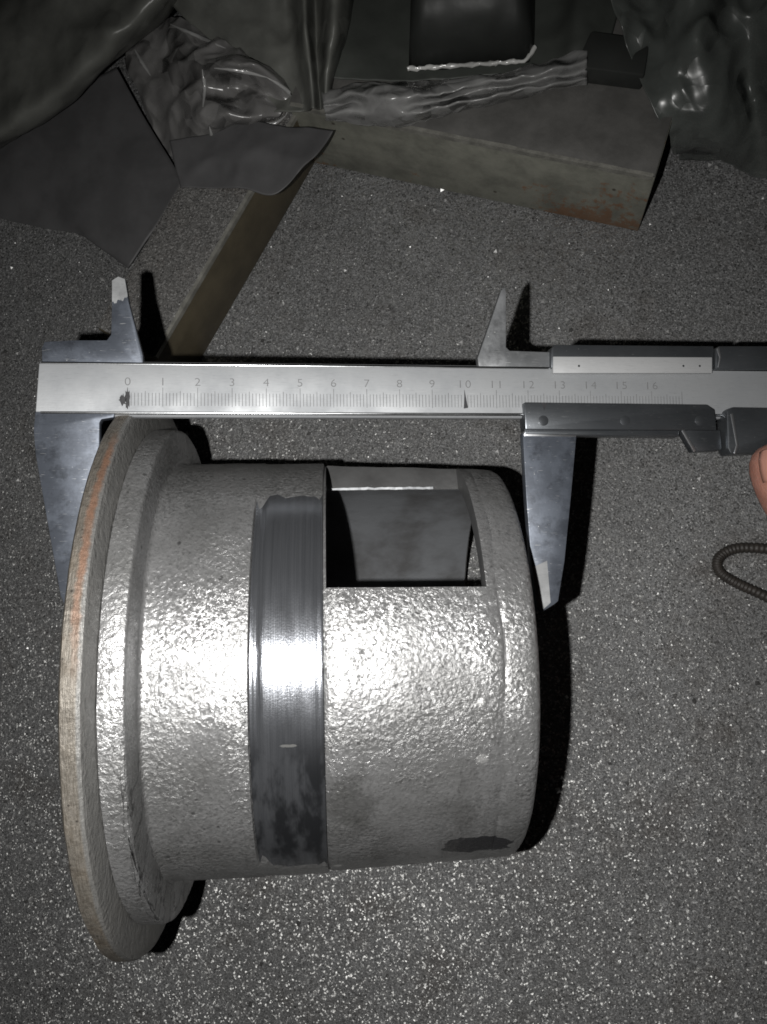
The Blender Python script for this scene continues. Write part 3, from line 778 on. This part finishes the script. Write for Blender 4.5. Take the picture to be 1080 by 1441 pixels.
jn('t1', (15.6, -5.4, -24.3), 1.45, 'wrist'); jn('t2', (14.3, -2.6, -23.2), 1.25, 't1'); jn('t3', (12.6, -.1, -22.9), 1.2, 't2'); jn('t4', (11.75, 1.2, -22.75), 1.2, 't3'); jn('t5', (11.65, 2.2, -22.85), 1.02, 't4')
for nm, kx, pip, dip, tip in (
    ('i', (17.3, -.6, -26.9), (15.9, 2.7, -28.2), (14.9, 3.9, -27.4), (14.2, 3.7, -26.75)),
    ('m', (18.4, -1.2, -27.0), (16.9, 1.4, -28.9), (15.4, 1.9, -28.2), (14.5, 1.3, -27.4)),
    ('r', (19.3, -2.2, -26.8), (17.9, .1, -28.7), (16.4, .3, -28.1), (15.7, -.6, -27.3)),
    ('l', (20.0, -3.5, -26.3), (19.0, -1.8, -28.0), (17.9, -1.6, -27.8), (17.1, -2.3, -27.2))):
    rr = .78 if nm == 'l' else .95
    jn(nm+'k', kx, rr*1.2, 'palm'); jn(nm+'p', pip, rr, nm+'k'); jn(nm+'d', dip, rr*.86, nm+'p'); jn(nm+'t', tip, rr*.7, nm+'d')
org = W(J['wrist'][1])
me = bpy.data.meshes.new('hand')
me.from_pydata([tuple(W(p)-org) for _, p, _ in J.values()], E, [])
hand = bpy.data.objects.new('hand', me); COL.objects.link(hand); hand.location = org
md = hand.modifiers.new('skin', 'SKIN'); md.use_smooth_shade = True
for (i, p, r), sv in zip(J.values(), me.skin_vertices[0].data):
    sv.radius = (r*CM, r*CM); sv.use_root = (i == 0)
md = hand.modifiers.new('sub', 'SUBSURF'); md.levels = 2; md.render_levels = 2
remesh(hand); hand.data.materials.clear(); hand.data.materials.append(M['skin']); hand.data.shade_smooth()
hand['label'] = 'bare hand with its thumb tip pressing the caliper slider'; hand['category'] = 'hand'
# thumb nail: a curved plate on the lens side of the tip
vv = []; ff = []
tb = Vector((11.75, 1.2, -22.75)); ay = (Vector((11.65, 2.2, -22.85))-tb).normalized()
az = Vector((-.5, -.1, 1)); az = (az-ay*az.dot(ay)).normalized(); axx = ay.cross(az)
for i in range(13):
    for j in range(11):
        a_ = math.radians(-44+88*i/12); t = j/10
        r = 1.17 - .04*max(0, t-.45)**1.5*1.4
        edge = 1.0 if t < .8 else math.sqrt(max(0, 1-((t-.8)/.2)**2))
        p = tb + ay*(-.35+1.3*t) + (axx*math.sin(a_*(.35+.65*edge)) + az*math.cos(a_*(.35+.65*edge)))*r
        vv.append(hand.matrix_world.inverted() @ W(p) if False else W(p)-org)
wr = []
for p in vv:                    # seat the nail on the skin
    ok, loc, nrm, _ = hand.closest_point_on_mesh(p)
    wr.append(loc + nrm*.0004)
vv = wr
for i in range(12):
    for j in range(10): q = i*11+j; ff.append((q, q+1, q+12, q+11))
nl = mk('thumbnail', vv, ff, M['nail'], hand, smooth=60)
md = nl.modifiers.new('s', 'SOLIDIFY'); md.thickness = .0006; md.offset = 0; remesh(nl)

# ------------------------------------------------------------------ loose grit on the table
rg = np.random.default_rng(5)
cn = [at(-60, 300), at(1140, 300), at(1140, 1500), at(-60, 1500)]
xs0, xs1 = min(p.x for p in cn), max(p.x for p in cn); ys0, ys1 = min(p.y for p in cn), max(p.y for p in cn)
ng = 30000
px_ = rg.uniform(xs0, xs1, ng); py_ = rg.uniform(ys0, ys1, ng)
sz = np.minimum(.00016*(1+rg.pareto(2.2, ng)), .0013)
octa = np.array([(1, 0, 0), (-1, 0, 0), (0, 1, 0), (0, -1, 0), (0, 0, 1), (0, 0, -1)], float)
of = np.array([(0, 2, 4), (2, 1, 4), (1, 3, 4), (3, 0, 4), (2, 0, 5), (1, 2, 5), (3, 1, 5), (0, 3, 5)])
q = rg.normal(size=(ng, 4)); q /= np.linalg.norm(q, axis=1)[:, None]
a_, b_, c_, d_ = q.T
RM = np.stack([np.stack([1-2*(c_**2+d_**2), 2*(b_*c_-a_*d_), 2*(b_*d_+a_*c_)], 1), np.stack([2*(b_*c_+a_*d_), 1-2*(b_**2+d_**2), 2*(c_*d_-a_*b_)], 1), np.stack([2*(b_*d_-a_*c_), 2*(c_*d_+a_*b_), 1-2*(b_**2+c_**2)], 1)], 1)
V = np.einsum('nij,kj->nki', RM, octa)*(sz[:, None]*rg.uniform(.6, 1.2, (ng, 6)))[:, :, None]
V[:, :, 0] += px_[:, None]; V[:, :, 1] += py_[:, None]; V[:, :, 2] += (sz*.55)[:, None]
FF = (of[None]+6*np.arange(ng)[:, None, None]).reshape(-1, 3)
k = NT('metal_grit')
gp = k.n('ShaderNodeNewGeometry').outputs['Random Per Island']
M['grit'] = k.out(k.mix(k.ramp(gp, .0, 1.0), (.06, .059, .058), (.55, .55, .545)), k.ramp(gp, .4, .9, 0, .7), .42)
me = bpy.data.meshes.new('grit'); me.from_pydata(V.reshape(-1, 3).tolist(), [], FF.tolist()); me.materials.append(M['grit'])
gr = bpy.data.objects.new('grit', me); COL.objects.link(gr); gr['kind'] = 'stuff'; gr['label'] = 'fine metal grit scattered over the dark table top'; gr['category'] = 'grit'
